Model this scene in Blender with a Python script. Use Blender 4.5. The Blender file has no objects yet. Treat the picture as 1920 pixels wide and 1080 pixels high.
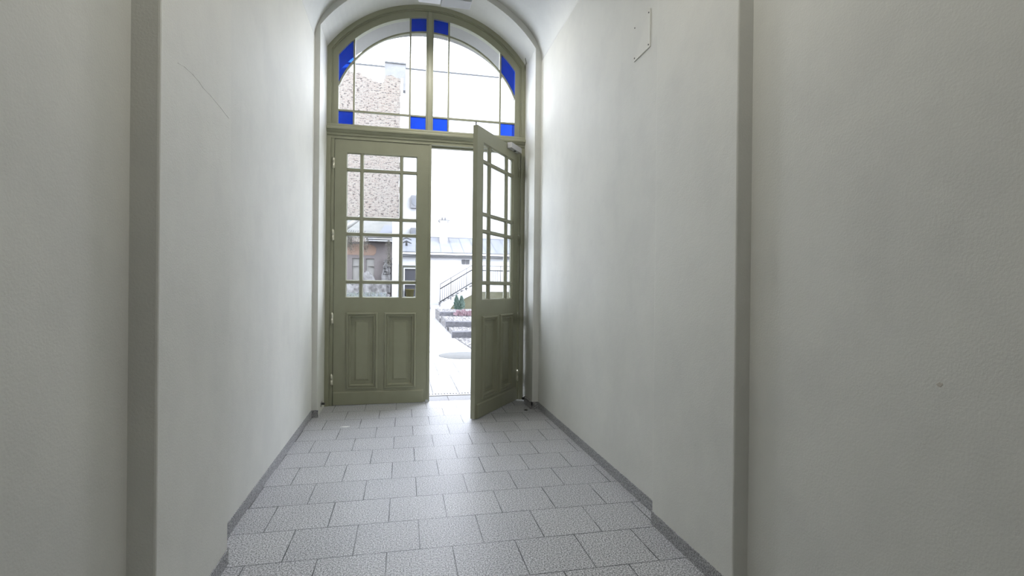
import bpy, bmesh, math, random
from mathutils import Vector, Matrix
random.seed(7)
S = bpy.context.scene
C = S.collection

# ---------------------------------------------------------------- camera
F_PX, YAW, PITCH, ROLL, CAM_H = 951.519, .2098, -.002, .0104, 1.2218
cam_d = bpy.data.cameras.new('camera'); cam = bpy.data.objects.new('camera', cam_d); C.objects.link(cam)
cam_d.sensor_width = 36; cam_d.lens = F_PX / 1920 * 36; cam_d.clip_start = .02; cam_d.clip_end = 300
r0 = Vector((math.cos(YAW), -math.sin(YAW), 0)); fw = Vector((math.sin(YAW), math.cos(YAW), 0)); up = Vector((0, 0, 1))
fwd = math.cos(PITCH) * fw + math.sin(PITCH) * up
upp = -math.sin(PITCH) * fw + math.cos(PITCH) * up
Rc = math.cos(ROLL) * r0 + math.sin(ROLL) * upp
Uc = math.cos(ROLL) * upp - math.sin(ROLL) * r0
cam.matrix_world = Matrix(((Rc.x, Uc.x, -fwd.x, 0), (Rc.y, Uc.y, -fwd.y, 0), (Rc.z, Uc.z, -fwd.z, CAM_H), (0, 0, 0, 1)))
S.camera = cam

# ---------------------------------------------------------------- daylight and exposure
w = bpy.data.worlds.new('overcast_sky'); S.world = w; w.use_nodes = True
bg = w.node_tree.nodes['Background']
bg.inputs[0].default_value = (.90, .95, 1.08, 1); bg.inputs[1].default_value = 8.2
S.view_settings.view_transform = 'Standard'; S.view_settings.look = 'None'
S.view_settings.gamma = 1; S.view_settings.use_curve_mapping = False
S.view_settings.exposure = 0.40
try:
    S.cycles.max_bounces = 16; S.cycles.diffuse_bounces = 10; S.cycles.transparent_max_bounces = 24
except Exception: pass

# ---------------------------------------------------------------- helpers
LAMP_W = (13, 15, 2)      # lamp by the door, then two added fill lights out of view
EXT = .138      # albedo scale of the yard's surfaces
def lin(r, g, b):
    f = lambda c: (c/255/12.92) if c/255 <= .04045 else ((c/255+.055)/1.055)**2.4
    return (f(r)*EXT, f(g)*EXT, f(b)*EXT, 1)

class NT:
    def __init__(s, name):
        s.m = bpy.data.materials.new(name); s.m.use_nodes = True
        s.t = s.m.node_tree; s.b = s.t.nodes['Principled BSDF']
    def n(s, typ, **k):
        o = s.t.nodes.new(typ)
        for a, v in k.items():
            if a in o.inputs: o.inputs[a].default_value = v
            else: setattr(o, a, v)
        return o
    def l(s, a, b): s.t.links.new(a, b)
    def coord(s): return s.n('ShaderNodeTexCoord').outputs['Object']
    def noise(s, vec, scale, detail=4, rough=.55):
        o = s.n('ShaderNodeTexNoise'); o.inputs['Scale'].default_value = scale
        o.inputs['Detail'].default_value = detail; o.inputs['Roughness'].default_value = rough
        s.l(vec, o.inputs['Vector']); return o.outputs['Fac']
    def ramp(s, fac, stops, interp='LINEAR'):
        o = s.n('ShaderNodeValToRGB'); e = o.color_ramp.elements; o.color_ramp.interpolation = interp
        e[0].position, e[0].color = stops[0]; e[1].position, e[1].color = stops[-1]
        for p, c in stops[1:-1]:
            x = e.new(p); x.color = c
        s.l(fac, o.inputs[0]); return o.outputs[0]
    def mix(s, fac, a, b, mode='MIX'):
        o = s.n('ShaderNodeMix', data_type='RGBA', blend_type=mode)
        for v, i in ((fac, 0), (a, 6), (b, 7)):
            if hasattr(v, 'type') and hasattr(v, 'links'): s.l(v, o.inputs[i])
            else: o.inputs[i].default_value = v
        return o.outputs[2]
    def bump(s, h, strength=.3, dist=.005, normal=None):
        o = s.n('ShaderNodeBump'); o.inputs['Strength'].default_value = strength; o.inputs['Distance'].default_value = dist
        s.l(h, o.inputs['Height'])
        if normal: s.l(normal, o.inputs['Normal'])
        s.l(o.outputs[0], s.b.inputs['Normal']); return o.outputs[0]

def flat(name, col, rough=.6, metal=0, spec=.5):
    t = NT(name); t.b.inputs['Base Color'].default_value = col; t.b.inputs['Roughness'].default_value = rough
    t.b.inputs['Metallic'].default_value = metal; t.b.inputs['Specular IOR Level'].default_value = spec
    v = t.noise(t.coord(), 30)
    t.bump(v, .05, .001)
    return t.m

def mottled(name, c1, c2, scale=5, rough=.8, bump=.2, bscale=60, bdist=.003, stretch=(1, 1, 1), spec=.3):
    t = NT(name); co = t.coord()
    mp = t.n('ShaderNodeMapping'); mp.inputs['Scale'].default_value = stretch; t.l(co, mp.inputs[0])
    f = t.noise(mp.outputs[0], scale, 6)
    t.l(t.ramp(f, [(.35, c1), (.65, c2)]), t.b.inputs['Base Color'])
    t.b.inputs['Roughness'].default_value = rough; t.b.inputs['Specular IOR Level'].default_value = spec
    t.bump(t.noise(co, bscale, 3), bump, bdist)
    return t.m

def plaster(name, base, dark):
    t = NT(name); co = t.coord()
    big = t.noise(co, 1.3, 5, .6)
    mp = t.n('ShaderNodeMapping'); mp.inputs['Scale'].default_value = (1.3, 1.3, 1.1); t.l(co, mp.inputs[0])
    sm = t.noise(mp.outputs[0], 2.2, 8, .65)
    a = t.ramp(big, [(.35, dark), (.62, base)])
    s2 = t.ramp(sm, [(.38, (.90, .90, .91, 1)), (.56, (1, 1, 1, 1))])
    col = t.mix(.5, a, s2, 'MULTIPLY')
    t.l(col, t.b.inputs['Base Color'])
    t.b.inputs['Roughness'].default_value = .62; t.b.inputs['Specular IOR Level'].default_value = .32
    n1 = t.noise(co, 140, 3); n2 = t.noise(co, 9, 5, .6)
    add = t.n('ShaderNodeMath', operation='ADD'); m2 = t.n('ShaderNodeMath', operation='MULTIPLY'); m2.inputs[1].default_value = 2.2
    t.l(n2, m2.inputs[0]); t.l(n1, add.inputs[0]); t.l(m2.outputs[0], add.inputs[1])
    t.bump(add.outputs[0], .28, .0028)
    return t.m

def granite(name, lo, mid, hi, scale=260, tile=None, joint=None, org=(0, 0), rough=.5, bump=.25, skew=0):
    t = NT(name); co = t.coord()
    v = t.noise(co, scale, 2, .7)
    v2 = t.noise(co, 3.0, 4)
    col = t.ramp(v, [(.40, lo), (.5, mid), (.60, hi)])
    col = t.mix(.5, col, t.ramp(v2, [(.3, (.85, .85, .87, 1)), (.7, (1, 1, 1, 1))]), 'MULTIPLY')
    t.b.inputs['Roughness'].default_value = rough; t.b.inputs['Specular IOR Level'].default_value = .5
    if tile:
        mp = t.n('ShaderNodeMapping'); mp.inputs['Location'].default_value = (-org[0], -org[1], 0)
        t.l(co, mp.inputs[0])
        br = t.n('ShaderNodeTexBrick'); br.offset = .5; br.offset_frequency = 2; br.squash = 1
        br.inputs['Scale'].default_value = 1; br.inputs['Mortar Size'].default_value = tile[2]
        br.inputs['Mortar Smooth'].default_value = .15
        br.inputs['Brick Width'].default_value = tile[0]; br.inputs['Row Height'].default_value = tile[1]
        br.inputs['Color1'].default_value = (.90, .90, .91, 1); br.inputs['Color2'].default_value = (1, 1, 1, 1)
        t.l(mp.outputs[0], br.inputs['Vector'])
        # break up the joints a little
        bb = t.noise(co, 4.5, 2)
        wid = t.n('ShaderNodeMapRange'); wid.inputs[1].default_value = .35; wid.inputs[2].default_value = .6
        wid.inputs[3].default_value = .55; wid.inputs[4].default_value = 1
        t.l(bb, wid.inputs[0])
        mm = t.n('ShaderNodeMath', operation='MULTIPLY'); t.l(br.outputs['Fac'], mm.inputs[0]); t.l(wid.outputs[0], mm.inputs[1])
        col = t.mix(1.0, col, br.outputs['Color'], 'MULTIPLY')
        # brick colour output already holds mortar; keep only tile tint
        br.inputs['Mortar'].default_value = (1, 1, 1, 1)
        col = t.mix(mm.outputs[0], col, joint)
        inv = t.n('ShaderNodeMath', operation='MULTIPLY_ADD'); t.l(br.outputs['Fac'], inv.inputs[0])
        inv.inputs[1].default_value = -6; t.l(v, inv.inputs[2])
        t.bump(inv.outputs[0], bump, .0015)
    else:
        t.bump(v, bump, .0012)
    t.l(col, t.b.inputs['Base Color'])
    return t.m

def glass(name, tint, diffuse=None):
    m = bpy.data.materials.new(name); m.use_nodes = True; t = m.node_tree; t.nodes.clear()
    out = t.nodes.new('ShaderNodeOutputMaterial'); tr = t.nodes.new('ShaderNodeBsdfTransparent'); gl = t.nodes.new('ShaderNodeBsdfGlossy')
    gl.inputs['Roughness'].default_value = .02; tr.inputs[0].default_value = tint      # once per face, so squared through the pane
    lw = t.nodes.new('ShaderNodeLayerWeight'); lw.inputs[0].default_value = .5
    pw = t.nodes.new('ShaderNodeMath'); pw.operation = 'POWER'; pw.inputs[1].default_value = 5; t.links.new(lw.outputs['Facing'], pw.inputs[0])
    ma = t.nodes.new('ShaderNodeMath'); ma.operation = 'MULTIPLY_ADD'; ma.inputs[1].default_value = .95; ma.inputs[2].default_value = .04; t.links.new(pw.outputs[0], ma.inputs[0])
    mx = t.nodes.new('ShaderNodeMixShader'); t.links.new(ma.outputs[0], mx.inputs[0])
    t.links.new(tr.outputs[0], mx.inputs[1]); t.links.new(gl.outputs[0], mx.inputs[2])
    last = mx
    if diffuse:
        df = t.nodes.new('ShaderNodeBsdfTranslucent'); df.inputs[0].default_value = diffuse
        m2 = t.nodes.new('ShaderNodeMixShader'); m2.inputs[0].default_value = .18
        t.links.new(mx.outputs[0], m2.inputs[1]); t.links.new(df.outputs[0], m2.inputs[2]); last = m2
    t.links.new(last.outputs[0], out.inputs[0])
    return m

def brickwall(name, cols, mortar, bw=.26, rh=.075, worn=.5):
    t = NT(name); co = t.coord()
    mp = t.n('ShaderNodeMapping'); mp.inputs['Rotation'].default_value = (math.pi/2, 0, 0); t.l(co, mp.inputs[0])
    # x -> x, z -> y
    sep = t.n('ShaderNodeSeparateXYZ'); t.l(co, sep.inputs[0]); cb = t.n('ShaderNodeCombineXYZ')
    t.l(sep.outputs[0], cb.inputs[0]); t.l(sep.outputs[2], cb.inputs[1])
    br = t.n('ShaderNodeTexBrick'); br.inputs['Scale'].default_value = 1; br.inputs['Brick Width'].default_value = bw
    br.inputs['Row Height'].default_value = rh; br.inputs['Mortar Size'].default_value = .009
    br.inputs['Color1'].default_value = cols[0]; br.inputs['Color2'].default_value = cols[1]; br.inputs['Mortar'].default_value = mortar
    br.inputs['Bias'].default_value = -.1
    t.l(cb.outputs[0], br.inputs['Vector'])
    mp2 = t.n('ShaderNodeMapping'); mp2.inputs['Scale'].default_value = (1, 1, 2.0); t.l(co, mp2.inputs[0])
    pits = t.noise(mp2.outputs[0], 5.6, 5, .8)
    patch = t.noise(co, .35, 5, .6)
    c = t.mix(t.ramp(patch, [(.4, (0, 0, 0, 1)), (.62, (.3, .3, .3, 1))]), br.outputs['Color'], cols[2])
    c = t.mix(t.ramp(pits, [(.42, (1, 1, 1, 1)), (.47, (0, 0, 0, 1))]), c, cols[3])
    t.l(c, t.b.inputs['Base Color']); t.b.inputs['Roughness'].default_value = .95
    t.bump(pits, .6, .03)
    return t.m

M = {}
M['plaster'] = plaster('wall_plaster', (.68, .68, .64, 1), (.645, .648, .615, 1))
M['olive'] = mottled('olive_paint', (.285, .287, .205, 1), (.302, .304, .218, 1), 8, .38, .06, 25, .0012, spec=.5)
M['floor'] = granite('granite_tiles', (.14, .14, .148, 1), (.43, .435, .45, 1), (.74, .745, .76, 1), 150,
                     (.3, .3033, .0029), (.03, .031, .037, 1), (-.2153, 2.0863), .42)
M['granite_base'] = granite('granite_skirting', (.09, .09, .095, 1), (.30, .30, .31, 1), (.52, .52, .53, 1), 200, rough=.5)
M['out_floor'] = granite('pale_paving', (.14, .14, .14, 1), (.165, .165, .165, 1), (.19, .19, .19, 1), 120,
                         (.297, 1.19, .005), (.03, .03, .03, 1), (-.11, 5.86), .8)
M['glass'] = glass('clear_glass', (.97, .98, .98, 1))
M['blue'] = glass('cobalt_glass', (.11, .24, .60, 1), (.04, .07, .50, 1))
M['brass'] = flat('satin_nickel', (.72, .70, .60, 1), .3, .85)
M['silver'] = flat('silver_grey_coating', (.50, .50, .52, 1), .4, .2)
M['black'] = flat('black_rubber', (.02, .02, .02, 1), .5)
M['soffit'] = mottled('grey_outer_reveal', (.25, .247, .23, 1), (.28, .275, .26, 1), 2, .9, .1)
M['steel'] = flat('brushed_steel', (.5, .5, .5, 1), .3, .9)
M['plate'] = flat('painted_plate', (.67, .67, .62, 1), .45)
M['mark'] = flat('pale_plaster_mark', (.80, .80, .78, 1), .7)
M['white'] = mottled('white_render', (.36, .365, .37, 1), (.39, .39, .39, 1), .8, .9, .1)
M['offwhite'] = mottled('limewashed_render', lin(232, 232, 230), lin(248, 248, 248), 3.2, .9, .3, 12, .02)
M['brick'] = brickwall('old_brickwork', (lin(236, 212, 190), lin(250, 236, 214), lin(244, 238, 230), lin(100, 86, 84)), lin(250, 246, 240))
M['metalroof'] = mottled('pale_sheet_roof', lin(222, 228, 238), lin(236, 240, 246), 1.5, .6, .1)
M['seam'] = flat('roof_seam_grey', lin(196, 202, 212), .6)
M['gutter'] = flat('zinc_gutter', lin(130, 132, 134), .5, .0)
M['gutter_w'] = flat('white_gutter', (.7, .7, .7, 1), .5)
M['darkrail'] = flat('dark_steel_paint', lin(60, 62, 64), .6)
M['palerail'] = flat('galvanised_steel', lin(140, 142, 144), .5, 0)
M['ruinwall'] = mottled('mauve_brown_plaster', lin(194, 182, 180), lin(208, 198, 195), 1.5, .95, .4, 14, .02)
M['orange'] = mottled('peach_plaster', lin(240, 200, 175), lin(246, 212, 190), 2, .95, .3, 14, .01)
M['cream'] = mottled('cream_boarding', lin(248, 244, 234), lin(252, 250, 244), 3, .9, .2)
M['darkwood'] = mottled('weathered_dark_wood', lin(60, 58, 58), lin(140, 136, 134), 6, .9, .5, 30, .01)
M['rubble'] = mottled('broken_masonry', lin(150, 146, 144), lin(236, 234, 232), 5, .95, .8, 9, .05)
M['oldroof'] = mottled('lichened_old_roofing', lin(196, 198, 190), lin(222, 220, 212), 1.4, .95, .4, 20, .02)
M['oldroof2'] = mottled('slate_blue_sheeting', lin(190, 196, 212), lin(206, 210, 222), 1.4, .8, .2)
M['vine'] = mottled('dry_vine', lin(120, 114, 98), lin(200, 194, 178), 10, .95, .2)
M['scrub'] = mottled('grey_green_scrub', lin(170, 184, 160), lin(222, 226, 214), 9, .95, .2)
M['weedfence'] = mottled('mossy_pale_boards', lin(205, 218, 208), lin(222, 228, 236), 3, .95, .2, stretch=(8, 1, 1))
M['olivewall'] = mottled('ochre_grey_render', lin(166, 164, 130), lin(186, 184, 150), 2, .95, .3, 20, .01)
M['winframe'] = flat('khaki_frame', lin(150, 152, 128), .7)
M['winglass'] = flat('dark_window_glass', lin(108, 108, 120), .6)
M['acunit'] = flat('pale_grey_casing', lin(228, 229, 234), .6)
M['pot'] = mottled('ochre_plastic', lin(165, 155, 82), lin(178, 168, 96), 5, .7, .1)
M['curb'] = mottled('grey_stone_curb', lin(160, 160, 166), lin(196, 196, 202), 12, .9, .4, 40, .01)
M['curbtop'] = mottled('pale_stone_curb_top', lin(150, 150, 152), lin(180, 180, 180), 12, .9, .3, 40, .01)
M['gravel'] = None
def gravel():
    t = NT('white_gravel'); co = t.coord(); v = t.n('ShaderNodeTexVoronoi'); v.inputs['Scale'].default_value = 16
    t.l(co, v.inputs['Vector'])
    n = t.noise(co, 10, 4, .7)
    a = t.ramp(v.outputs['Distance'], [(.3, lin(255, 253, 250)), (.62, lin(130, 126, 126))])
    a = t.mix(t.ramp(n, [(.38, (1, 1, 1, 1)), (.46, (0, 0, 0, 1))]), a, lin(150, 146, 144))
    t.l(a, t.b.inputs['Base Color']); t.b.inputs['Roughness'].default_value = .95
    t.bump(v.outputs['Distance'], .6, -.02); return t.m
M['gravel'] = gravel()
M['conifer'] = mottled('conifer_green', (.06, .10, .08, 1), (.15, .20, .17, 1), 24, .9, .2)
M['heather'] = mottled('dusky_pink_heather', (.20, .12, .14, 1), (.30, .23, .245, 1), 40, .9, .2)
M['iron'] = mottled('cast_iron_grey', lin(166, 168, 164), lin(178, 180, 176), 9, .8, .3, 60, .002)
M['drainbody'] = mottled('drain_concrete', (.22, .22, .22, 1), (.25, .25, .25, 1), 9, .8, .1)
M['diffuser'] = flat('opal_diffuser', (.78, .78, .84, 1), .35)
M['lampbody'] = flat('lamp_dark_housing', (.05, .05, .055, 1), .4)
M['lampgrey'] = flat('lamp_grey_housing', (.45, .46, .48, 1), .4)

class MB:
    def __init__(s): s.v = []; s.f = []; s.s = []
    def add(s, vs, fs, smooth=False):
        o = len(s.v); s.v += [tuple(v) for v in vs]; s.f += [tuple(i+o for i in f) for f in fs]; s.s += [smooth]*len(fs); return s
    def box(s, x0, x1, y0, y1, z0, z1):
        v = [(x0, y0, z0), (x1, y0, z0), (x1, y1, z0), (x0, y1, z0), (x0, y0, z1), (x1, y0, z1), (x1, y1, z1), (x0, y1, z1)]
        return s.add(v, [(0, 3, 2, 1), (4, 5, 6, 7), (0, 1, 5, 4), (1, 2, 6, 5), (2, 3, 7, 6), (3, 0, 4, 7)])
    def cyl(s, a, b, r, r2=None, n=12, caps=True):
        a = Vector(a); b = Vector(b); d = (b-a).normalized(); r2 = r if r2 is None else r2
        u = d.orthogonal().normalized(); w_ = d.cross(u)
        v = []
        for p, rr in ((a, r), (b, r2)):
            for i in range(n):
                t = 2*math.pi*i/n; v.append(p + (u*math.cos(t) + w_*math.sin(t))*rr)
        o = len(s.v)
        s.add(v, [(i, (i+1) % n, n+(i+1) % n, n+i) for i in range(n)], True)
        if caps: s.f += [tuple(o+i for i in range(n-1, -1, -1)), tuple(o+n+i for i in range(n))]; s.s += [False]*2
        return s
    def tube(s, pts, r, n=6):
        for a, b in zip(pts, pts[1:]): s.cyl(a, b, r, n=n)
        return s
    def lathe(s, prof, c, n=24):
        v = []; cx, cy, cz = c
        for r, z in prof:
            for i in range(n):
                t = 2*math.pi*i/n; v.append((cx+r*math.cos(t), cy+r*math.sin(t), cz+z))
        f = []
        for k in range(len(prof)-1):
            for i in range(n): f.append((k*n+i, k*n+(i+1) % n, (k+1)*n+(i+1) % n, (k+1)*n+i))
        return s.add(v, f, True)
    def strip(s, A, B, smooth=False):        # quads between two polylines
        n = len(A); return s.add(list(A)+list(B), [(i, i+1, n+i+1, n+i) for i in range(n-1)], smooth)
    def band(s, outer, inner, y0, y1, ends=True, so=True):   # outline lists of (x,z): solid between them from y0 to y1
        o0 = [(x, y0, z) for x, z in outer]; o1 = [(x, y1, z) for x, z in outer]
        i0 = [(x, y0, z) for x, z in inner]; i1 = [(x, y1, z) for x, z in inner]
        s.strip(o0, i0); s.strip(i1, o1); s.strip(i0, i1); s.strip(o1, o0)
        if ends:
            s.add([o0[0], i0[0], i1[0], o1[0]], [(0, 1, 2, 3)]); s.add([o0[-1], o1[-1], i1[-1], i0[-1]], [(0, 1, 2, 3)])
        return s
    def rects(s, x0, x1, z0, z1, prof, flip=False):    # nested rectangular loops; prof = [(inset, y)...], closed in the middle
        loops = []
        for d, y in prof:
            loops.append([(x0+d, y, z0+d), (x1-d, y, z0+d), (x1-d, y, z1-d), (x0+d, y, z1-d)])
        o = len(s.v)
        for L in loops: s.v += L
        for k in range(len(loops)-1):
            for i in range(4):
                s.f.append((o+4*k+i, o+4*k+(i+1) % 4, o+4*k+4+(i+1) % 4, o+4*k+4+i)); s.s.append(False)
        k = len(loops)-1; s.f.append(tuple(o+4*k+i for i in range(4))); s.s.append(False)
        return s
    def build(s, name, mat, parent=None, bevel=0, recalc=True, loc=None, rotz=0):
        me = bpy.data.meshes.new(name); me.from_pydata(s.v, [], s.f); me.update()
        for p, sm in zip(me.polygons, s.s): p.use_smooth = sm
        if recalc:
            bm = bmesh.new(); bm.from_mesh(me); bmesh.ops.remove_doubles(bm, verts=bm.verts, dist=1e-6)
            bmesh.ops.recalc_face_normals(bm, faces=bm.faces); bm.to_mesh(me); bm.free()
        me.materials.append(mat)
        o = bpy.data.objects.new(name, me); C.objects.link(o)
        if parent: o.parent = parent
        if loc: o.location = loc
        if rotz: o.rotation_euler.z = rotz
        if bevel:
            b = o.modifiers.new('bevel', 'BEVEL'); b.width = bevel; b.segments = 2; b.limit_method = 'ANGLE'; b.angle_limit = math.radians(50)
            b.harden_normals = False
        return o

def empty(name, loc=(0, 0, 0), rotz=0):
    o = bpy.data.objects.new(name, None); C.objects.link(o); o.location = loc; o.rotation_euler.z = rotz; o.empty_display_size = .1; return o
def tag(o, label, cat, group=None):
    o['label'] = label; o['category'] = cat
    if group: o['group'] = group
    return o
def struct(o): o['kind'] = 'structure'; return o

# ---------------------------------------------------------------- dimensions (metres)
LW, RW = -.8226, 1.3354            # corridor side walls
XC = .256; SPR = 3.64              # vault axis, springing height
YE = 4.95                          # inner face of the end wall
YD = 5.396                         # inner face of the doors
YX = 6.05                          # outer face of the end wall
YB = -5.0                          # rear mouth of the passage
OL, OR = -.775, 1.273              # opening sides
def arch(x0, x1, xc, zc, R, z0, n=40):   # U outline: left foot, up, arc, down
    a0 = math.asin(max(-1, min(1, (x0-xc)/R))); a1 = math.asin(max(-1, min(1, (x1-xc)/R)))
    pts = [(x0, z0)]
    for i in range(n+1):
        a = a0+(a1-a0)*i/n; pts.append((xc+R*math.sin(a), zc+R*math.cos(a)))
    return pts+[(x1, z0)]
OPEN = lambda z0=0, n=40: arch(OL, OR, .25, 2.905, 1.25, z0, n)
VAULT = lambda z0=0, n=40: arch(LW, RW, XC, 2.90, 1.308, z0, n)

# ---------------------------------------------------------------- shell
floor = struct(MB().box(LW-.3, RW+.3, YB, 5.44, -.2, 0).build('floor', M['floor']))
struct(MB().box(LW-.3, LW, YB, YE+.02, 0, 3.50).build('wall_left', M['plaster']))
struct(MB().box(RW, RW+.3, YB, YE+.02, 0, 3.50).build('wall_right', M['plaster']))
va = arch(LW, RW, XC, 2.90, 1.308, 0, 80)[1:-1]
def rounded(side):          # soft plaster transition from wall to vault
    a, b, c = (LW, 3.50), (LW, SPR), va[6]
    if side: a, b, c = (RW, 3.50), (RW, SPR), va[-7]
    return [tuple((1-t)**2*a[k]+2*t*(1-t)*b[k]+t*t*c[k] for k in (0, 1)) for t in [i/14 for i in range(15)]]
vi = rounded(0)+va[7:-7]+rounded(1)[::-1]
mb = MB(); mb.band([(x+(x-XC)*.28, z+(z-3.50)*.3) for x, z in vi], vi, YB, YE+.02)
mb.s = [True]*len(mb.s); o = struct(mb.build('ceiling', M['plaster']))
for p in o.data.polygons: p.use_smooth = abs(p.normal.y) < .5 and p.area < 2
mb = MB(); op = OPEN()
n = len(op)
big = [(-5, 0), (-5, 9)] + [(-5+10.5*i/(n-4), 9) for i in range(1, n-4)] + [(5.5, 9), (5.5, 0)]
big = [(-5, 0)] + [(-5+10.5*i/(n-3), 9) for i in range(n-2)] + [(5.5, 0)]
inn = [(LW-.3, 0)] + [(LW-.3+(RW-LW+.6)*i/(n-3), 4.6) for i in range(n-2)] + [(RW+.3, 0)]
mb.strip([(x, YE, z) for x, z in inn], [(x, YE, z) for x, z in op])
mb.strip([(x, YE, z) for x, z in op], [(x, YX, z) for x, z in op])
mb.strip([(x, YX, z) for x, z in op], [(x, YX, z) for x, z in big])
mb.strip([(x, YX, z) for x, z in big], [(x, YE+.03, z) for x, z in big])
mb.strip([(x, YE+.03, z) for x, z in big], [(x, YE+.03, z) for x, z in inn])
mb.strip([(x, YE+.03, z) for x, z in inn], [(x, YE, z) for x, z in inn])
struct(mb.build('wall_back', M['plaster'], recalc=True))
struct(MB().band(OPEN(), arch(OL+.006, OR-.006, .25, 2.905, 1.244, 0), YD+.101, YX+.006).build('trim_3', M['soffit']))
m = MB().box(LW-.3, RW+.3, YB-.3, YB, 0, 4.6)      # street end of the passage, behind the camera
struct(m.build('wall_front', M['plaster']))
# transverse rib: pilasters on both sides carried over the vault
PY0, PY1 = 1.76, 2.42
rin = arch(-.742, 1.27, XC, 2.87, 1.25, 0); rout = arch(LW-.01, RW+.01, XC, 2.90, 1.318, 0)
o = struct(MB().band(rout, rin, PY0, PY1).build('trim_2', M['plaster'], bevel=.006))

# granite skirtings
BH = .068; BT = .004
def base(name, pieces):
    m = MB()
    for p in pieces: m.box(*p, 0, BH)
    return struct(m.build(name, M['granite_base'], bevel=.0015))
base('baseboard_left', [(LW-.01, LW+BT, PY1, YE), (LW, -.742+BT, PY0-BT, PY1+BT), (LW-.01, LW+BT, YB, PY0), (LW, OL+.012, YE-BT-.004, YE+.001)])
base('baseboard_right', [(RW-BT, RW+.01, PY1, YE), (1.27-BT, RW, PY0-BT, PY1+BT), (RW-BT, RW+.01, YB, PY0), (OR-.022, RW, YE-.012, YE+.001), (OR-.022, OR+.005, YE-.012, 5.22)])

# ---------------------------------------------------------------- door frame (trim_1) and fanlight (window_1)
fr = struct(empty('trim_1', (.25, YD, 0)))
def ploc(o): o.matrix_parent_inverse = Matrix.Translation((-.25, -YD, 0)); return o
ZH = 2.706
for sgn in (0, 1):
    m = MB(); X = (lambda x: x) if not sgn else (lambda x: .498-x)
    def bx(x0, x1, *r): a, b = sorted((X(x0), X(x1))); m.box(a, b, *r)
    bx(OL, -.733, YD-.022, YD+.10, 0, ZH+.02); bx(-.733, -.70, YD-.004, YD+.10, 0, ZH+.02); bx(-.70, -.672, YD+.047, YD+.10, 0, ZH+.02)
    ploc(m.build('jamb', M['olive'], fr, bevel=.003))
m = MB()
prof = [(2.690, .055), (2.690, .10), (2.850, .10), (2.850, -.02), (2.838, -.026), (2.824, -.026), (2.818, -.046), (2.806, -.052), (2.792, -.052), (2.786, -.040), (2.770, -.034), (2.762, -.020), (2.742, -.020), (2.736, -.008), (ZH, -.008), (ZH, .055)]
for xa, xb in ((OL, OR),):
    v = [(xa, YD+y, z) for z, y in prof]+[(xb, YD+y, z) for z, y in prof]; k = len(prof)
    m.add(v, [(i, (i+1) % k, k+(i+1) % k, k+i) for i in range(k)]+[tuple(range(k)), tuple(range(2*k-1, k-1, -1))])
ploc(m.build('transom_rail', M['olive'], fr))

win = struct(empty('window_1', (.25, YD, 2.85)))
def wp(o): o.matrix_parent_inverse = Matrix.Translation((-.25, -YD, -2.85)); return o
A = lambda x0, x1, R, z0=2.85, n=44: arch(x0, x1, .25, 2.905, R, z0, n)
m = MB()
m.band(A(OL, OR, 1.25), A(-.733, 1.231, 1.207), YD-.022, YD+.10)
m.band(A(-.733, 1.231, 1.207), A(-.722, 1.220, 1.196), YD-.006, YD+.10)
wp(m.build('window_frame', M['olive'], win, bevel=.002))
# two sashes with the mullion between them
GX = [-.667, -.518, .042, .205, .281, .442, 1.0, 1.161]; RG = 1.128; RI = .985; ZG0 = 2.862
m = MB()
m.band(A(-.722, 1.220, 1.196), A(GX[0], GX[7], RG, ZG0-.012), YD+.006, YD+.07)
m.box(-.722, 1.220, YD+.006, YD+.07, 2.84, ZG0)
wp(m.build('sash', M['olive'], win, bevel=.003))
top = lambda x, R=RG: 2.905+math.sqrt(R*R-(x-.25)**2)
m = MB(); m.box(GX[3], GX[4], YD-.004, YD+.075, 2.845, top(.2)+.02); m.box(.222, .264, YD-.016, YD, 2.845, top(.2)+.06)
wp(m.build('mullion', M['olive'], win, bevel=.004))
m = MB(); hb = .009
yb0, yb1 = YD+.018, YD+.05
for x in (GX[1], GX[2], GX[5], GX[6]): m.box(x-hb, x+hb, yb0, yb1, ZG0-.005, top(x)+.01)
for xa, xb in ((GX[0], GX[3]), (GX[4], GX[7])): m.box(xa-.005, xb+.005, yb0+.001, yb1-.001, 3.004-hb, 3.004+hb)
for xa, xb in ((GX[0]-.004, GX[3]+.004), (GX[4]-.004, GX[7]+.004)):
    o_ = []; i_ = []
    for i in range(21):
        x = xa+(xb-xa)*i/20; R0 = RI
        z = 2.905+math.sqrt(max(0, R0*R0-(x-.25)**2)); d = Vector((x-.25, z-2.905)).normalized()
        o_.append((x+d.x*hb, z+d.y*hb)); i_.append((x-d.x*hb, z-d.y*hb))
    m.band(o_, i_, yb0-.001, yb1+.001)
wp(m.build('glazing_bars', M['olive'], win, bevel=.002))
yg = YD+.034
def pane(xa, xb, lo, hi, name, mat, label=None):
    n_ = 10; xs = [xa+(xb-xa)*i/n_ for i in range(n_+1)]
    L = [(x, lo(x)) for x in xs]; H = [(x, hi(x)) for x in xs]
    o_ = wp(MB().band(H, L, yg-.002, yg+.002).build(name, mat, win))
    if label: o_['label'] = label
    return o_
c0 = lambda z: (lambda x: z)
inner = lambda x: 2.905+math.sqrt(max(0, RI*RI-(x-.25)**2))
for a_, b_ in ((0, 1), (2, 3), (4, 5), (6, 7)): pane(GX[a_], GX[b_], c0(ZG0), c0(3.004), 'blue_pane', M['blue'], 'small square cobalt blue glass pane')
for a_, b_ in ((0, 1), (2, 3), (4, 5), (6, 7)): pane(GX[a_], GX[b_], inner, top, 'blue_pane', M['blue'], 'cobalt blue glass pane cut to the curve')
m = MB()
def cp(xa, xb, lo, hi):
    n_ = 10; xs = [xa+(xb-xa)*i/n_ for i in range(n_+1)]
    m.band([(x, hi(x)) for x in xs], [(x, lo(x)) for x in xs], yg-.002, yg+.002)
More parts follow.
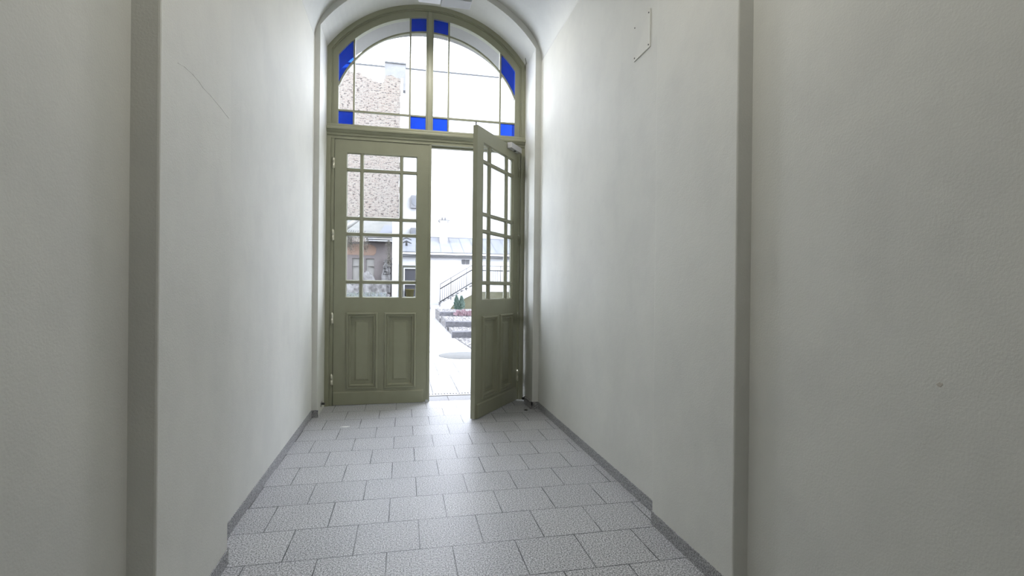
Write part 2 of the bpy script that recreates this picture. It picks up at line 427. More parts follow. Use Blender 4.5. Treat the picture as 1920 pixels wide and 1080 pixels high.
for a_, b_ in ((1, 2), (5, 6)): cp(GX[a_], GX[b_], c0(ZG0), c0(3.004)); cp(GX[a_], GX[b_], inner, top)
for a_, b_ in ((0, 1), (1, 2), (2, 3), (4, 5), (5, 6), (6, 7)): cp(GX[a_], GX[b_], c0(3.004), inner)
wp(m.build('clear_glass', M['glass'], win))

# ---------------------------------------------------------------- door leaves: local x from hinge (0) to meeting edge, inner face at y=0
def door_leaf(name, loc, rotz, sx, W, W_edge):
    """sx=+1: leaf runs to +x from its hinge; sx=-1: to -x."""
    root = struct(empty(name, loc, rotz))
    TH = .045; Z0, Z1 = .008, 2.703
    gx0, gx1 = .115, .821; gz0, gz1 = 1.098, 2.572
    def X(a, b): return (a, b) if sx > 0 else (-b, -a)
    def bx(m, a, b, *r): p, q = X(a, b); m.box(p, q, *r)
    # frame of stiles and rails (panels' openings left free)
    m = MB()
    bx(m, 0, gx0, 0, TH, Z0, Z1); bx(m, gx1, W, 0, TH, Z0, Z1)
    bx(m, gx0, gx1, 0, TH, gz1, Z1); bx(m, gx0, gx1, 0, TH, .94, gz0); bx(m, gx0, gx1, 0, TH, Z0, .17)
    bx(m, .432, .506, 0, TH, .17, .94); bx(m, gx0, .135, 0, TH, .17, .94)
    m.build('stiles_and_rails', M['olive'], root)
    # glazing bars with slanted beads
    m = MB(); bw = .0105; yb = .006
    xs = [.265, .66]; zs = [2.4025, 1.9075, 1.7465, 1.2575]
    for x in xs: bx(m, x-bw, x+bw, yb, TH-.006, gz0, gz1)
    for z in zs: bx(m, gx0, gx1, yb+.001, TH-.007, z-bw, z+bw)
    bx_ = [gx0]+xs+[gx1]; bz = [gz0]+sorted(zs)+[gz1]
    for i in range(3):
        for j in range(5):
            xa = bx_[i]+(bw if i else 0); xb = bx_[i+1]-(bw if i < 2 else 0)
            za = bz[j]+(bw if j else 0); zb = bz[j+1]-(bw if j < 4 else 0)
            p, q = X(xa, xb); e = .009
            lo = [(p, .004, za), (q, .004, za), (q, .004, zb), (p, .004, zb)]; li = [(p+e, .016, za+e), (q-e, .016, za+e), (q-e, .016, zb-e), (p+e, .016, zb-e)]
            lb = [(p+e, .030, za+e), (q-e, .030, za+e), (q-e, .030, zb-e), (p+e, .030, zb-e)]; lob = [(p, .041, za), (q, .041, za), (q, .041, zb), (p, .041, zb)]
            v = lo+li+lb+lob
            m.add(v, [(4*k+t, 4*k+(t+1) % 4, 4*k+4+(t+1) % 4, 4*k+4+t) for k in range(3) for t in range(4)])
    m.build('glazing_bars', M['olive'], root)
    p, q = X(gx0, gx1)
    MB().box(p, q, .021, .025, gz0, gz1).build('glass', M['glass'], root)
    PR = [(0, 0), (.003, -.013), (.010, -.018), (.019, -.018), (.021, -.008), (.028, -.006), (.031, -.013), (.040, -.013), (.044, .004), (.048, .015), (.062, .015), (.082, .015), (.092, .009), (.098, .004), (.101, .0035)]
    for a, b in ((.125, .437), (.501, .823)):
        p, q = X(a, b)
        m = MB().rects(p, q, .163, .945, PR); m.rects(p+.02, q-.02, .183, .925, [(0, TH-.012), (.03, TH-.008)])
        m.build('panel', M['olive'], root)
    m = MB(); p, q = X(.005, W_edge); kz = .141
    m.add([(p, -.014, .006), (q, -.014, .006), (q, 0, .006), (p, 0, .006), (p, -.014, kz-.012), (q, -.014, kz-.012), (q, 0, kz), (p, 0, kz)],
          [(0, 3, 2, 1), (4, 5, 6, 7), (0, 1, 5, 4), (1, 2, 6, 5), (2, 3, 7, 6), (3, 0, 4, 7)])
    m.build('kick_board', M['olive'], root, bevel=.003)
    for z in (2.457, 1.728, .885, .263):
        m = MB(); x = -.012 if sx > 0 else .012
        m.cyl((x, -.012, z-.055), (x, -.012, z-.002), .0085); m.cyl((x, -.012, z+.002), (x, -.012, z+.055), .0085)
        m.cyl((x, -.012, z-.062), (x, -.012, z+.062), .0045); m.box(min(x, 0)-.001, max(x, 0)+.001, -.012, .002, z-.05, z+.05)
        if sx > 0 or z < .5: m.build('hinge', M['brass'], root)['label'] = 'pale metal pin hinge'
        else: m.build('hinge', M['olive'], root)
    return root
dl = door_leaf('door_1', (-.6956, YD, 0), 0, 1, .966, .902)
ANG = math.radians(54)
HX, HY = 1.20, 5.372
dr = door_leaf('door_2', (HX, HY, 0), ANG, -1, .945, .92)
# rebate strip on the meeting edge of the closed leaf, flush bolts, top pin of the open leaf, closer
MB().box(.940, .966, -.006, 0, .03, 2.70).build('meeting_strip', M['olive'], dl, bevel=.002)
MB().box(.925, .955, -.003, .02, .006, .03).build('floor_bolt', M['steel'], dl, bevel=.001)['label'] = 'small steel bolt at the foot of the leaf'
MB().cyl((-.935, .022, 2.70), (-.935, .022, 2.735), .006).build('top_bolt', M['black'], dr)['label'] = 'dark pin standing up from the top edge'
m = MB(); m.box(-.290, -.03, -.052, 0, 2.655, 2.712); cl = m.build('door_closer', M['silver'], dr, bevel=.004); cl['label'] = 'silver grey box-shaped door closer'
MB().cyl((-.16, -.03, 2.648), (-.16, -.03, 2.656), .014).build('closer_spindle', M['black'], cl)

# ---------------------------------------------------------------- small interior things
def cover_plate():
    r = tag(empty('cover_plate', (RW, 2.72, 2.68)), 'square painted cover plate screwed high on the right passage wall', 'cover plate')
    y0, y1, z0, z1 = -.103, .103, -.107, .107
    MB().box(-.006, .001, y0, y1, z0, z1).build('plate', M['plaster'], r, bevel=.0015)
    for y in (-.088, .088):
        for z in (-.09, .09): MB().cyl((-.0085, y, z), (-.004, y, z), .0042, n=10).build('screw', M['black'], r)['label'] = 'dark screw head'
cover_plate()
def lamp(y, watts, label):  # fitting shared by the door lamp and the added fill lights
    r = tag(empty('ceiling_lamp', (.335, y, 4.2)), label, 'lamp')
    z0, z1 = -.425, -.30
    MB().box(-.03, .232, -.06, .07, z0+.018, z1).build('housing', M['lampbody'], r, bevel=.006)
    MB().box(-.235, -.03, -.055, .065, z0+.006, z1).build('diffuser', M['diffuser'], r, bevel=.012)['label'] = 'pale lilac white diffuser'
    MB().box(-.03, .236, -.064, .074, z0, z0+.02).build('tray', M['lampgrey'], r, bevel=.004)['label'] = 'light grey metal tray'
    MB().box(.175, .225, -.07, -.05, z0-.006, z0+.016).build('latch', M['steel'], r, bevel=.003)
    for x in (-.15, .15): MB().cyl((x, 0, z1-.005), (x, 0, .012), .006).build('rod', M['steel'], r)
    ld = bpy.data.lights.new('lamp_light', 'AREA'); ld.shape = 'RECTANGLE'; ld.size = .46; ld.size_y = .12
    ld.energy = watts; ld.color = (1, .97, .89)
    lo = bpy.data.objects.new('lamp_light', ld); C.objects.link(lo); lo.parent = r; lo.location = (0, 0, z0-.012)
lamp(4.6, LAMP_W[0], 'grey box light fitting hanging under the vault just inside the door arch')
lamp(1.42, LAMP_W[1], 'added fill light in a grey box fitting hanging under the vault on the street side of the arched rib')  # unseen, added to brighten the near walls and pilasters
lamp(-2.2, LAMP_W[2], 'added fill light in a grey box fitting hanging under the vault near the street end')  # unseen, added as weak fill from behind the camera
def stop_ball():
    r = tag(empty('door_stop', (1.252, 5.17, .058)), 'round black rubber door stop on the skirting by the open leaf', 'door stop')
    m = MB(); m.cyl((0, 0, 0), (-.006, -.0, 0), .017, n=18); m.build('rosette', M['steel'], r)
    MB().lathe([(0, -.016), (.009, -.0135), (.0145, -.006), (.016, 0), (.0145, .006), (.009, .0135), (0, .016)], (-.02, 0, 0), 16).build('buffer', M['black'], r)
stop_ball()
def wall_hook():
    r = tag(empty('door_stop', (OL, 5.2, .068)), 'small dark metal door stop in the left reveal beside the closed leaf', 'door stop')
    MB().box(-.001, .006, -.045, .03, -.02, .022).build('backplate', M['steel'], r, bevel=.001)
    MB().cyl((.004, -.008, .002), (.034, -.008, .002), .011, n=14).build('buffer', M['black'], r)
wall_hook()
def ring():
    r = tag(empty('floor_stop', (1.196, 4.897, 0)), 'tiny half-round steel stop set in the floor behind the open leaf', 'floor stop')
    MB().lathe([(0, .0), (.02, 0), (.02, .003), (.0, .004)], (0, 0, 0), 20).build('disc', M['iron'], r)
    m = MB(); pts = [(.014*math.cos(t), .002, .003+.02*math.sin(t)) for t in [math.pi*i/10 for i in range(11)]]
    m.tube(pts, .003, 8); m.build('loop', M['steel'], r)
ring()
m = MB(); k = 22; rr = [.05*(.6+.5*random.random()) for i in range(k)]
v = [(rr[i]*math.cos(2*math.pi*i/k), .38*rr[i]*math.sin(2*math.pi*i/k), .0006) for i in range(k)]+[(rr[i]*.8*math.cos(2*math.pi*i/k), .3*rr[i]*math.sin(2*math.pi*i/k), .0014) for i in range(k)]
m.add(v, [(i, (i+1) % k, k+(i+1) % k, k+i) for i in range(k)]+[tuple(range(k, 2*k))])
tag(m.build('plaster_splash', M['mark'], loc=(-.485, 4.58, 0)), 'small white splash of plaster dried on a floor tile', 'splash')
m = MB(); m.tube([(1.262, 5.36, 3.57), (1.255, 5.34, 3.60), (1.262, 5.31, 3.63), (1.245, 5.28, 3.655), (1.24, 5.25, 3.685)], .0025)
tag(m.build('cable_stub', M['winframe']), 'thin loose cable end sticking out at the right spring of the arch', 'cable')

m = MB(); m.tube([(-.7417, 1.882, 1.954), (-.7417, 1.93, 1.963), (-.7417, 2.0, 1.966), (-.7417, 2.06, 1.962), (-.7417, 2.096, 1.954), (-.7417, 2.17, 1.953), (-.7417, 2.28, 1.944), (-.7417, 2.386, 1.932)], .0006, 6)
tag(m.build('wall_scratch', M['mark']), 'thin pale curved scratch across the left pilaster', 'scratch')
def blot(name, mat, loc, r, sq, label, cat):
    m = MB(); k = 20; rr = [r*(.65+.5*random.random()) for i in range(k)]
    m.add([(0, rr[i]*math.cos(2*math.pi*i/k), sq*rr[i]*math.sin(2*math.pi*i/k)) for i in range(k)]+[(-.0006, .8*rr[i]*math.cos(2*math.pi*i/k), .8*sq*rr[i]*math.sin(2*math.pi*i/k)) for i in range(k)],
          [(i, (i+1) % k, k+(i+1) % k, k+i) for i in range(k)]+[tuple(range(k, 2*k))])
    return tag(m.build(name, mat, loc=loc), label, cat)
M['stain'] = flat('faint_brown_stain', (.50, .47, .42, 1), .8)
blot('wall_stain', M['stain'], (RW-.0002, 1.035, .985), .010, .7, 'small faint brown stain on the right passage wall before the pilaster', 'stain')

# ---------------------------------------------------------------- yard ground
struct(MB().box(-14, 16, 5.44, 60, -.25, -.004).build('paved_yard', M['out_floor']))
def drain():
    r = tag(empty('channel_drain', (.25, 5.78, 0)), 'slotted channel drain across the threshold outside the door', 'drain')
    m = MB(); m.box(-1.02, 1.02, -.07, .07, -.03, -.002); m.build('channel', M['black'], r)
    m = MB(); m.box(-1.02, 1.02, -.075, -.022, -.01, .002); m.box(-1.02, 1.02, .03, .075, -.01, .002)
    x = -1.02
    while x < 1.02: m.box(x, x+.018, -.022, .03, -.01, .002); x += .0335
    m.build('grating', M['drainbody'], r)
drain()
m = MB(); m.lathe([(0, .004), (.42, .004), (.425, .001), (.45, .001), (.45, -.01)], (0, 0, 0), 48)
tag(m.build('manhole_cover', M['iron'], loc=(1.06, 9.0, 0)), 'large round grey manhole cover in the pale paving', 'manhole cover')

# terraced beds: gravel steps held by stone curbs
levels = [(9.85, 12.02, .02, 0), (12.29, 13.82, .13, 1), (14.09, 16.92, .25, 2), (17.19, 19.7, .36, 3)]
xl = lambda y: 1.31-min(1, (y-9.82)/2.2)*.12
for y0, y1, z, k in levels:
    m = MB(); nx, ny = 60, max(6, int((y1-y0)*14)); X1 = 7.5
    V = []
    for j in range(ny+1):
        y = y0+(y1-y0)*j/ny
        for i in range(nx+1):
            x = xl(y)+(X1-xl(y))*(i/nx)**1.6; V.append((x, y, z-.02+random.uniform(-.012, .018)))
    m.add(V, [(j*(nx+1)+i, j*(nx+1)+i+1, (j+1)*(nx+1)+i+1, (j+1)*(nx+1)+i) for j in range(ny) for i in range(nx)])
    m.strip([(xl(y0), y0, -.01), (xl(y1), y1, -.01)], [(xl(y0), y0, z), (xl(y1), y1, z)])
    g = tag(m.build('gravel_bed', M['gravel']), ['pale gravel bed nearest the door', 'pale gravel bed between the first and second stone curbs', 'pale gravel bed between the second and third stone curbs', 'gravel bed at the foot of the outdoor stair'][k], 'gravel'); g['kind'] = 'stuff'
for (y, z0, z1, x0, k) in ((12.15, -.01, .145, 1.13, 0), (13.95, .11, .27, 1.12, 1), (17.05, .23, .385, 1.17, 2)):
    m = MB()
    segs = 8; V = []
    for i in range(segs+1):
        x = x0+6*i/segs; dy = random.uniform(-.02, .02); dz = random.uniform(-.008, .008)
        V += [(x, y-.10+dy, z0), (x, y-.10+dy, z1+dz-.02), (x, y-.08+dy, z1+dz), (x, y+.10+dy, z1+dz), (x, y+.10+dy, z0)]
    m.add(V, [(5*i+a, 5*i+(a+1) % 5, 5*i+5+(a+1) % 5, 5*i+5+a) for i in range(segs) for a in range(5)]+[(0, 1, 2, 3, 4), tuple(5*segs+a for a in (4, 3, 2, 1, 0))])
    tag(m.build('stone_curb', M['curb']), ['rough grey stone curb nearest the door, edging the first terrace', 'rough grey stone curb in the middle of the three terraces', 'rough grey stone curb furthest back, with pink heather in front'][k], 'curb')
# shrubs
def sprigs(name, mat, loc, cols, nleaf, size, label, cat, stem=None):
    root = tag(empty(name, loc), label, cat)
    m = MB()
    for (cx, cy, r, h) in cols:
        for i in range(nleaf):
            t = random.random(); a = random.uniform(0, 2*math.pi); rad = r*math.sqrt(random.random())*(1-t**2.2*.85)*(1 if t > .12 else .7)
            p = Vector((cx+rad*math.cos(a), cy+rad*math.sin(a), h*t)); d = Vector((math.cos(a)*.5, math.sin(a)*.5, 1)).normalized()*size*random.uniform(.6, 1.3)
            s_ = d.orthogonal().normalized()*size*.28; s2 = d.cross(s_).normalized()*size*.12
            m.add([p-s_, p+s_, p+d, p+d*.4+s2], [(0, 3, 2), (3, 1, 2), (0, 1, 3)])
    m.build('foliage', mat, root)
    for (cx, cy, r, h) in cols: MB().cyl((cx, cy, 0), (cx, cy, h*.8), .012, .004, 6).build('stem', M['darkwood'], root)
    return root
sprigs('conifer_shrub', M['conifer'], (2.0, 18.8, .363), [(-.09, 0, .11, .50), (.10, .03, .12, .48), (.0, .05, .12, .26)], 420, .07, 'small upright green conifer with two tips in the back gravel bed', 'shrub')
sprigs('heather', M['heather'], (1.95, 16.72, .253), [(-.2, 0, .16, .16), (0, 0, .18, .19), (.2, 0, .15, .15)], 200, .05, 'low dusky pink heather in front of the furthest stone curb', 'plant')

# ---------------------------------------------------------------- outdoor stair with railing (rising to the right along the low building)
YS = 27.5
def stair():
    r = tag(empty('outdoor_staircase', (1.9, YS, 0)), 'pale outdoor stair rising to the right beside the low building', 'staircase')
    x0, z0, x1, z1 = 0, .30, 1.95, 1.38
    n_ = 8; m = MB()
    for i in range(n_):
        xa = x0+(x1-x0)*i/n_; xb = x1+.05; za = z0-.18+(z1-z0)*i/n_; zb = z0+(z1-z0)*(i+1)/n_-.1
        m.box(xa, xb, .02, 1.0, za, zb)
    m.build('steps', M['offwhite'], r)
    m = MB()
    pts = [(-.08, .0), (-.08, .16), (x0+.05, .30), (x1, 1.36), (4.5, 1.36), (4.5, .95), (x1+.1, .95), (.75, .27), (.55, 0)]
    v = [(x, -.02, z) for x, z in pts]+[(x, .03, z) for x, z in pts]; k = len(pts)
    m.add(v, [tuple(range(k)), tuple(range(2*k-1, k-1, -1))]+[(i, (i+1) % k, k+(i+1) % k, k+i) for i in range(k)])
    m.build('stringer', M['white'], r)
    m = MB(); pts = [(.55, 0), (.75, .27), (x1+.1, .95), (4.5, .95), (4.5, 0)]
    v = [(x, .0, z) for x, z in pts]+[(x, .04, z) for x, z in pts]; k = len(pts)
    m.add(v, [tuple(range(k)), tuple(range(2*k-1, k-1, -1))]+[(i, (i+1) % k, k+(i+1) % k, k+i) for i in range(k)])
    m.build('under_stair_wall', M['olivewall'], r)['label'] = 'ochre grey wall under the stair'
    MB().box(x1, 4.5, .03, 1.05, 1.25, 1.36).build('landing', M['white'], r)
    MB().box(-.45, -.02, .1, 1.0, 0, .15).build('bottom_step', M['white'], r)
stair()
def railing():
    r = tag(empty('stair_railing', (1.9, YS-.05, .38)), 'dark metal railing with thin balusters up the outdoor stair', 'railing')
    sl = (1.405-.381)/(3.566-1.896); xt = 1.67; zt = sl*xt
    xe = 4.3
    def rail(h, rad, mat, name):
        m = MB(); m.tube([(0, 0, h), (xt, 0, zt+h), (xe, 0, zt+h)], rad, 6); return m.build(name, mat, r)
    rail(.0, .030, M['darkrail'], 'lower_rail'); rail(.70, .030, M['darkrail'], 'middle_rail')
    rail(.95, .018, M['palerail'], 'handrail')['label'] = 'thin pale handrail'
    for x in (0, .58, 1.42, 2.3, 3.3):
        z = sl*min(x, xt); MB().cyl((x, 0, z-.25 if x < xt else z-.08), (x, 0, z+.95), .018, n=6).build('post', M['palerail'], r)
    k = 0
    x = .12
    while x < xe:
        if all(abs(x-p) > .05 for p in (0, .58, 1.42, 2.3, 3.3)):
            z = sl*min(x, xt); MB().cyl((x, 0, z), (x, 0, z+.70), .010, n=5).build('baluster', M['palerail'], r)
        x += .115
railing()

# ---------------------------------------------------------------- buildings around the yard
def low_building():
    r = tag(empty('outbuilding', (2, 29, 0)), 'low white outbuilding with pale sheet roof behind the outdoor stair', 'building')
    def P(m, n, mat): return m.build(n, mat, r)
    ox = -2.0
    m = MB(); xa, xb = -.10, 9.0
    # wall with a window opening
    wx0, wx1, wz0, wz1 = -.03, .86, .58, 2.25
    m.box(xa+ox, wx0+ox, 0, .3, 0, 3.0); m.box(wx1+ox, xb+ox, 0, .3, 0, 3.0); m.box(wx0+ox, wx1+ox, 0, .3, 0, wz0); m.box(wx0+ox, wx1+ox, 0, .3, wz1, 3.0)
    P(m, 'wall', M['white'])
    m = MB()
    m.add([(xa+ox-.1, -.25, 3.05), (xb+ox, -.25, 3.05), (xb+ox, 3.2, 4.28), (xa+ox-.1, 3.2, 4.28), (xa+ox-.1, -.25, 2.97), (xb+ox, -.25, 2.97), (xb+ox, 3.2, 4.2), (xa+ox-.1, 3.2, 4.2)],
          [(0, 1, 2, 3), (7, 6, 5, 4), (0, 4, 5, 1), (1, 5, 6, 2), (2, 6, 7, 3), (3, 7, 4, 0)])
    rf = P(m, 'roof', M['metalroof'])
    m = MB()
    for i in range(14):
        x = xa+ox+.2+i*.65; m.add([(x, -.2, 3.08), (x+.03, -.2, 3.08), (x+.03+.0, 3.2, 4.3), (x, 3.2, 4.3)], [(0, 1, 2, 3)])
    o_ = m.build('seams', M['seam'], rf)
    m = MB(); m.box(xa+ox-.1, xb+ox, 3.15, 3.3, 4.22, 4.31); m.build('ridge_cap', M['seam'], rf)
    m = MB(); m.box(xa+ox-.12, xb+ox, -.36, -.24, 2.96, 3.10); P(m, 'gutter', M['gutter_w'])
    m = MB(); m.box(xa+ox-.12, xb+ox, -.38, -.34, 3.08, 3.12); m.box(xa+ox-.12, xb+ox, -.30, -.02, 2.84, 2.875); m.box(xa+ox-.12, xb+ox, -.38, -.35, 2.955, 2.99)
    P(m, 'gutter_lines', M['gutter'])
    m = MB(); m.box(.16+ox+2-.05-.0, .60+ox+2-.05, 1.9, 2.5, 3.5, 5.15); m.box(.05, .62, 1.83, 2.57, 5.15, 5.2)
    ch = P(m, 'chimney', M['white'])
    m = MB(); m.box(.02, .66, 1.8, 2.6, 5.195, 5.235); m.build('chimney_cap', M['palerail'], ch)
    m = MB(); m.cyl((.25, 2.2, 5.2), (.25, 2.2, 5.42), .05, n=8); m.cyl((.42, 2.2, 5.2), (.42, 2.2, 5.42), .05, n=8); m.build('chimney_pot', M['palerail'], ch)
    # window
    m = MB(); t_ = .07
    f_ = (wx0+ox, wx1+ox)
    m.box(f_[0]-.12, f_[0], -.02, .1, wz0, wz1+.12); m.box(f_[0], f_[1]+.1, -.02, .1, wz1, wz1+.12); m.box(f_[1], f_[1]+.1, -.02, .1, wz0, wz1)
    P(m, 'window_surround', M['winframe'])['label'] = 'khaki painted window surround'
    m = MB(); m.box(f_[0], f_[0]+t_, .0, .08, wz0, wz1); m.box(f_[1]-t_, f_[1], .0, .08, wz0, wz1); m.box(f_[0]+t_, f_[1]-t_, .0, .08, wz1-t_, wz1); m.box(f_[0]+t_, f_[1]-t_, 0, .08, wz0, wz0+.05); m.box(f_[0]+t_, f_[1]-t_, 0, .08, 1.28, 1.34)
    wf = P(m, 'window_frame', M['white'])
    MB().box(f_[0]+t_, f_[1]-t_, .10, .12, wz0, wz1).build('pane', M['winglass'], wf)
    m = MB()
    for x in (3.22, 3.46):
        m.box(x+ox, x+.2+ox, -.06, 0, 2.50, 2.54); m.box(x+ox, x+.04+ox, -.06, 0, 2.54, 2.76); m.box(x+.16+ox, x+.2+ox, -.06, 0, 2.54, 2.76); m.box(x+.04+ox, x+.16+ox, -.03, 0, 2.54, 2.76)
    P(m, 'meter_boxes', M['palerail'])['label'] = 'pair of small grey boxes under the gutter'
    # roof vents
    for x in (.12,):
        m = MB(); m.cyl((x+ox, 1.2, 3.5), (x+ox, 1.2, 3.85), .06, n=8)
        m.add([(x+ox-.28, 1.1, 3.72), (x+ox, 1.1, 3.86), (x+ox+.28, 1.1, 3.72), (x+ox+.28, 1.1, 3.66), (x+ox, 1.1, 3.76), (x+ox-.28, 1.1, 3.66)], [(0, 1, 4, 5), (1, 2, 3, 4)])
        m.add([(x+ox-.28, 1.1, 3.92), (x+ox, 1.1, 4.04), (x+ox+.28, 1.1, 3.92), (x+ox+.28, 1.1, 3.87), (x+ox, 1.1, 3.97), (x+ox-.28, 1.1, 3.87)], [(0, 1, 4, 5), (1, 2, 3, 4)])
        P(m, 'roof_vent', M['darkrail'])
low_building()
def pot():
    m = MB(); m.lathe([(0, 0), (.20, 0), (.24, .42), (.26, .42), (.26, .47), (.22, .47), (.21, .2), (0, .2)], (0, 0, 0), 20)
    o_ = tag(m.build('ochre_bucket', M['pot'], loc=(.32, 28.72, .58)), 'ochre yellow bucket standing on a ledge before the outbuilding window', 'bucket')
    m = MB().box(-.1, .95, 28.45, 28.98, 0, .58); tag(m.build('window_ledge', M['white']), 'white masonry ledge under the outbuilding window', 'ledge')
pot()
def big_building():
    r = tag(empty('rendered_house', (4, 33, 0)), 'tall plain white rendered house closing the far side of the yard', 'building')
    m = MB(); m.box(-4.5, 14, 0, 6, 0, 15.0)
    m.build('wall', M['white'], r)
    m = MB(); m.box(-4.45, 14.05, -.10, .0, 15.0, 15.06); m.build('parapet_trim', M['palerail'], r)
    for z in (6.6, 4.55):
        m = MB(); m.box(-3.62, -3.1, -.35, 0, z-.45, z+.35)
        u = m.build('air_conditioner', M['acunit'], r); u['label'] = 'pale air conditioning unit on the wall'
        MB().cyl((-3.3, -.37, z-.05), (-3.3, -.35, z-.05), .27, n=20).build('fan_grille', M['metalroof'], u)
    return r
big_building()
def brick_building():
    r = tag(empty('brick_gable_wall', (-3, 31, 0)), 'old bare brick party wall standing above the ruined shed', 'building')
    ox, oy = 3.0, -31
    m = MB(); n_ = 60; V = []
    xs = [-9+8.72*i/n_ for i in range(n_+1)]
    lo = [(x+ox, 0, 0) for x in xs]; hi = [(x+ox, 0, 13.35+.12*math.sin(x*5)+.15*random.random()+(.35 if x < -2.6 else 0)-(.12 if -2.3 < x < -1.2 else 0)+(.2 if x > -1.2 else 0)) for x in xs]
    lo2 = [(x, .5, z) for x, y, z in lo]; hi2 = [(x, .5, z) for x, y, z in hi]
    m.strip(lo, hi); m.strip(hi, hi2); m.strip(hi2, lo2)
    m.add([lo[-1], hi[-1], hi2[-1], lo2[-1]], [(0, 1, 2, 3)])
    m.build('brickwork', M['brick'], r)
    m = MB(); m.box(-9+ox, -1.25+ox, .02, .5, 13.2, 14.15); m.build('rendered_top', M['white'], r)
    m = MB(); m.box(-9+ox, -1.25+ox, -.06, .5, 14.15, 14.22); m.box(-1.25+ox, .0+ox, -.06, .5, 14.42, 14.50); m.build('coping', M['gutter'], r)['label'] = 'thin dark coping line'
    m = MB(); m.box(-1.25+ox, -.02+ox, .02, .5, 12.9, 14.42); m.build('chimney_stack', M['offwhite'], r)
    m = MB()
    z = 1.0; i = 0
    while z < 13.4:
        m.box(-.30+ox-(.03 if i % 2 else 0)-.03*random.random(), -.16+ox, -.03, .5, z, z+.34); z += .36; i += 1
    m.build('quoins', M['white'], r)['label'] = 'ragged pale edge of the brick wall'
brick_building()
def ruin():
    r = tag(empty('ruined_shed', (-1.5, 24, 0)), 'derelict plastered shed with broken roof behind the closed door leaf', 'building')
    ox = 1.5
    m = MB(); xa, xb = -6, -.56
    W_ = [(-2.30, -1.93), (-1.70, -1.34)]
    m.box(xa+ox, W_[0][0]+ox, 0, .3, 0, 3.2); m.box(W_[0][1]+ox, W_[1][0]+ox, 0, .3, 0, 3.2); m.box(W_[1][1]+ox, xb+ox, 0, .3, 0, 3.2)
    for a, b in W_: m.box(a+ox, b+ox, 0, .3, 0, 1.3); m.box(a+ox, b+ox, 0, .3, 2.45, 3.2)
    m.build('wall', M['ruinwall'], r)
    m = MB(); V = [(-6, 2.62), (-1.36, 2.6), (-1.27, 2.72), (-1.25, 2.9), (-1.34, 3.03), (-1.5, 3.1), (-6, 3.12)]
    k = len(V); m.add([(x+ox, -.012, z) for x, z in V]+[(x+ox, .0, z) for x, z in V], [tuple(range(k))]+[(i, (i+1) % k, k+(i+1) % k, k+i) for i in range(k)])
    m.build('peach_patch', M['orange'], r)['label'] = 'peach orange patch of old paint'
    for a, b in W_: MB().box(a+ox, b+ox, .08, .12, 1.3, 2.45).build('window_boarding', M['cream'], r)
    m = MB(); m.box(-1.95+ox, -1.78+ox, -.03, .0, 1.5, 2.5); m.box(-2.28+ox, -2.05+ox, -.02, 0.09, 2.10, 2.13); m.box(-1.58+ox, -1.34+ox, -.02, .09, 2.10, 2.13); m.box(-2.32+ox, -2.1+ox, -.02, 0, 1.3, 1.33)
    m.build('window_battens', M['cream'], r)
    m = MB()
    for z, dx in ((3.38, 0), (3.30, .04), (3.20, .05)): m.box(-1.72+dx+ox, -.56+ox, -.42-dx, .1, z-.02, z+.018)
    m.build('eaves_boards', M['darkwood'], r)
    m = MB()
    for z in (3.34, 3.25): m.box(-1.70+ox, -.565+ox, -.40, .1, z-.025, z+.03)
    m.build('eaves_flashing', M['white'], r)
    m = MB(); m.add([(-6+ox, -.4, 3.42), (-.56+ox, -.4, 3.42), (-.56+ox, 3.5, 4.8), (-6+ox, 3.5, 4.8), (-6+ox, -.4, 3.36), (-.56+ox, -.4, 3.36), (-.56+ox, 3.5, 4.7), (-6+ox, 3.5, 4.7)],
          [(0, 1, 2, 3), (7, 6, 5, 4), (0, 4, 5, 1), (1, 5, 6, 2), (2, 6, 7, 3), (3, 7, 4, 0)])
    rf = m.build('roof', M['oldroof'], r)
    m = MB(); m.add([(-1.15+ox, .05, 3.62), (-.565+ox, .05, 3.62), (-.565+ox, 1.7, 4.2), (-.95+ox, 1.7, 4.2)], [(0, 1, 2, 3)])
    m.build('patched_sheet', M['oldroof2'], rf)['label'] = 'slate blue roof sheet'
    m = MB(); a = Vector((-2.58+ox, -.5, 3.72)); b = Vector((-1.95+ox, .6, 4.45))
    m.cyl(a, b, .10, .11, 4); m.build('fallen_beam', M['cream'], rf)['label'] = 'pale beam lying askew on the roof'
    m = MB()
    for i in range(8): x = -2.5+i*.10; m.cyl((x+ox, -.45, 3.48), (x+.07+ox, -.2, 3.68), .012, n=5)
    m.build('broken_battens', M['darkwood'], rf)
    return r
ruin()
# dry vines over the shed front
m = MB()
for cx, cw, z0, z1, n_ in ((-2.45, .35, 2.95, 3.5, 150), (-1.75, .22, 2.9, 3.45, 60), (-.68, .10, 2.3, 3.3, 90)):
    for i in range(n_):
        x = cx+random.gauss(0, cw*.5); z = random.uniform(z0, z1); p = [(x, 23.42-random.random()*.08, z)]
        for k in range(3): p.append((p[-1][0]+random.uniform(-.05, .05), p[-1][1]-random.uniform(-.02, .03), p[-1][2]-random.uniform(.03, .12)))
        m.tube(p, .008, 4)
tag(m.build('dry_vine', M['vine']), 'tangle of dry creeper hanging over the eaves of the ruined shed', 'vine')['kind'] = 'stuff'
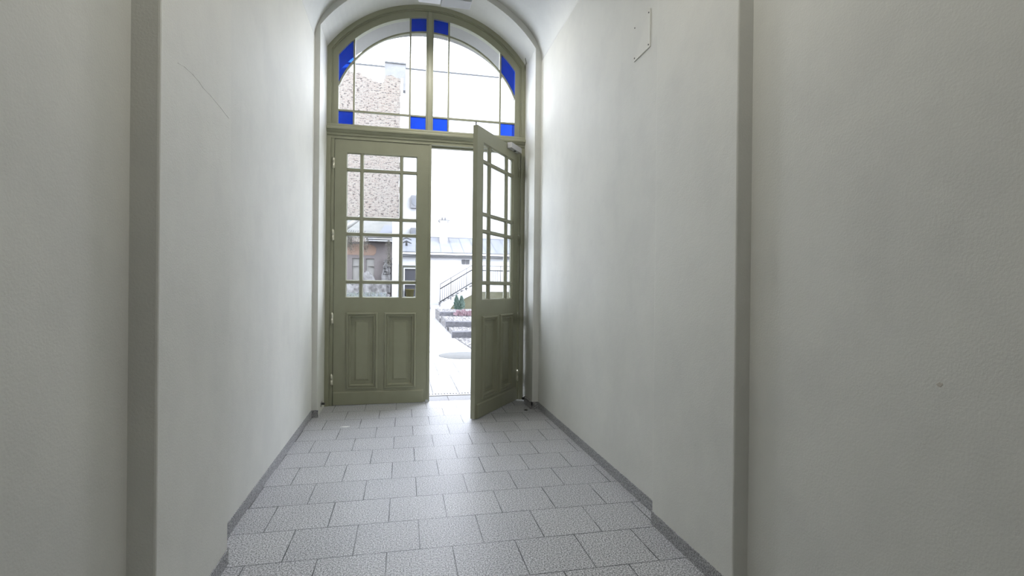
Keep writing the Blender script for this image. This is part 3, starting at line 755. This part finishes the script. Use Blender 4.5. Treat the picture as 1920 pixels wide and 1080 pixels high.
# rubble heap and broken masonry
m = MB(); V = []; nx, ny = 40, 16
for j in range(ny+1):
    for i in range(nx+1):
        x = -3.6+3.0*i/nx; y = 22.0+1.45*j/ny
        h = (1.25+.42*math.exp(-((x+1.55)/.45)**2)+.12*math.sin(x*7))*min(1, j/4)*(1 if x < -.75 else .6)
        V.append((x+random.uniform(-.03, .03), y, max(0, h+random.uniform(-.07, .07) if j else 0)))
m.add(V, [(j*(nx+1)+i, j*(nx+1)+i+1, (j+1)*(nx+1)+i+1, (j+1)*(nx+1)+i) for j in range(ny) for i in range(nx)])
tag(m.build('rubble_heap', M['rubble']), 'grey heap of rubble in front of the ruined shed', 'rubble')['kind'] = 'stuff'
m = MB()
zz = 1.68
while zz < 2.38:
    hh = random.uniform(.05, .085); wd = .20*(1-(zz-1.68)/1.05); x = -.80-wd+random.uniform(-.03, .03)
    while x < -.80+wd*.9:
        w_ = random.uniform(.06, .13); m.box(x, min(x+w_, -.6)-.008, 23.66+random.uniform(0, .1), 23.97, zz, zz+hh-.008); x += w_
    zz += hh
m.box(-1.0, -.6, 23.62, 23.98, .9, 1.7)
tag(m.build('broken_masonry', M['rubble']), 'stub of broken masonry against the right end of the ruined shed', 'masonry')
# scrub and pale board fence below
m = MB()
for i in range(900):
    x = random.uniform(-3.0, -.75); z = random.uniform(0, .95); y = 20.6+random.uniform(-.15, .15); a = random.uniform(0, 6.28)
    d = Vector((math.cos(a)*.6, -.3, math.sin(a))).normalized()*.09; s_ = d.orthogonal().normalized()*.02; p = Vector((x, y, z))
    m.add([p-s_, p+s_, p+d], [(0, 1, 2)])
tag(m.build('scrub', M['scrub']), 'pale grey green scrub growing before the rubble heap', 'bush')['kind'] = 'stuff'
m = MB()
for i in range(18):
    x = -3.2+i*.14; m.box(x, x+.12, 20.9, 20.93, 0, .92+random.uniform(-.03, .03))
tag(m.build('board_fence', M['weedfence']), 'low pale weathered board fence behind the scrub', 'fence')
# white pier next to the shed
def pier():
    r = tag(empty('white_pier', (-.3, 24, 0)), 'white rendered pier between the ruined shed and the outbuilding', 'pier')
    m = MB(); m.box(-.245, .14, -.1, .3, 0, 4.19); m.build('shaft', M['white'], r)
    MB().box(-.255, .16, -.13, .33, 4.19, 4.25).build('cap', M['gutter_w'], r)
    MB().cyl((.10, -.14, .0), (.10, -.14, 2.25), .04, n=8).build('downpipe', M['palerail'], r)
pier()
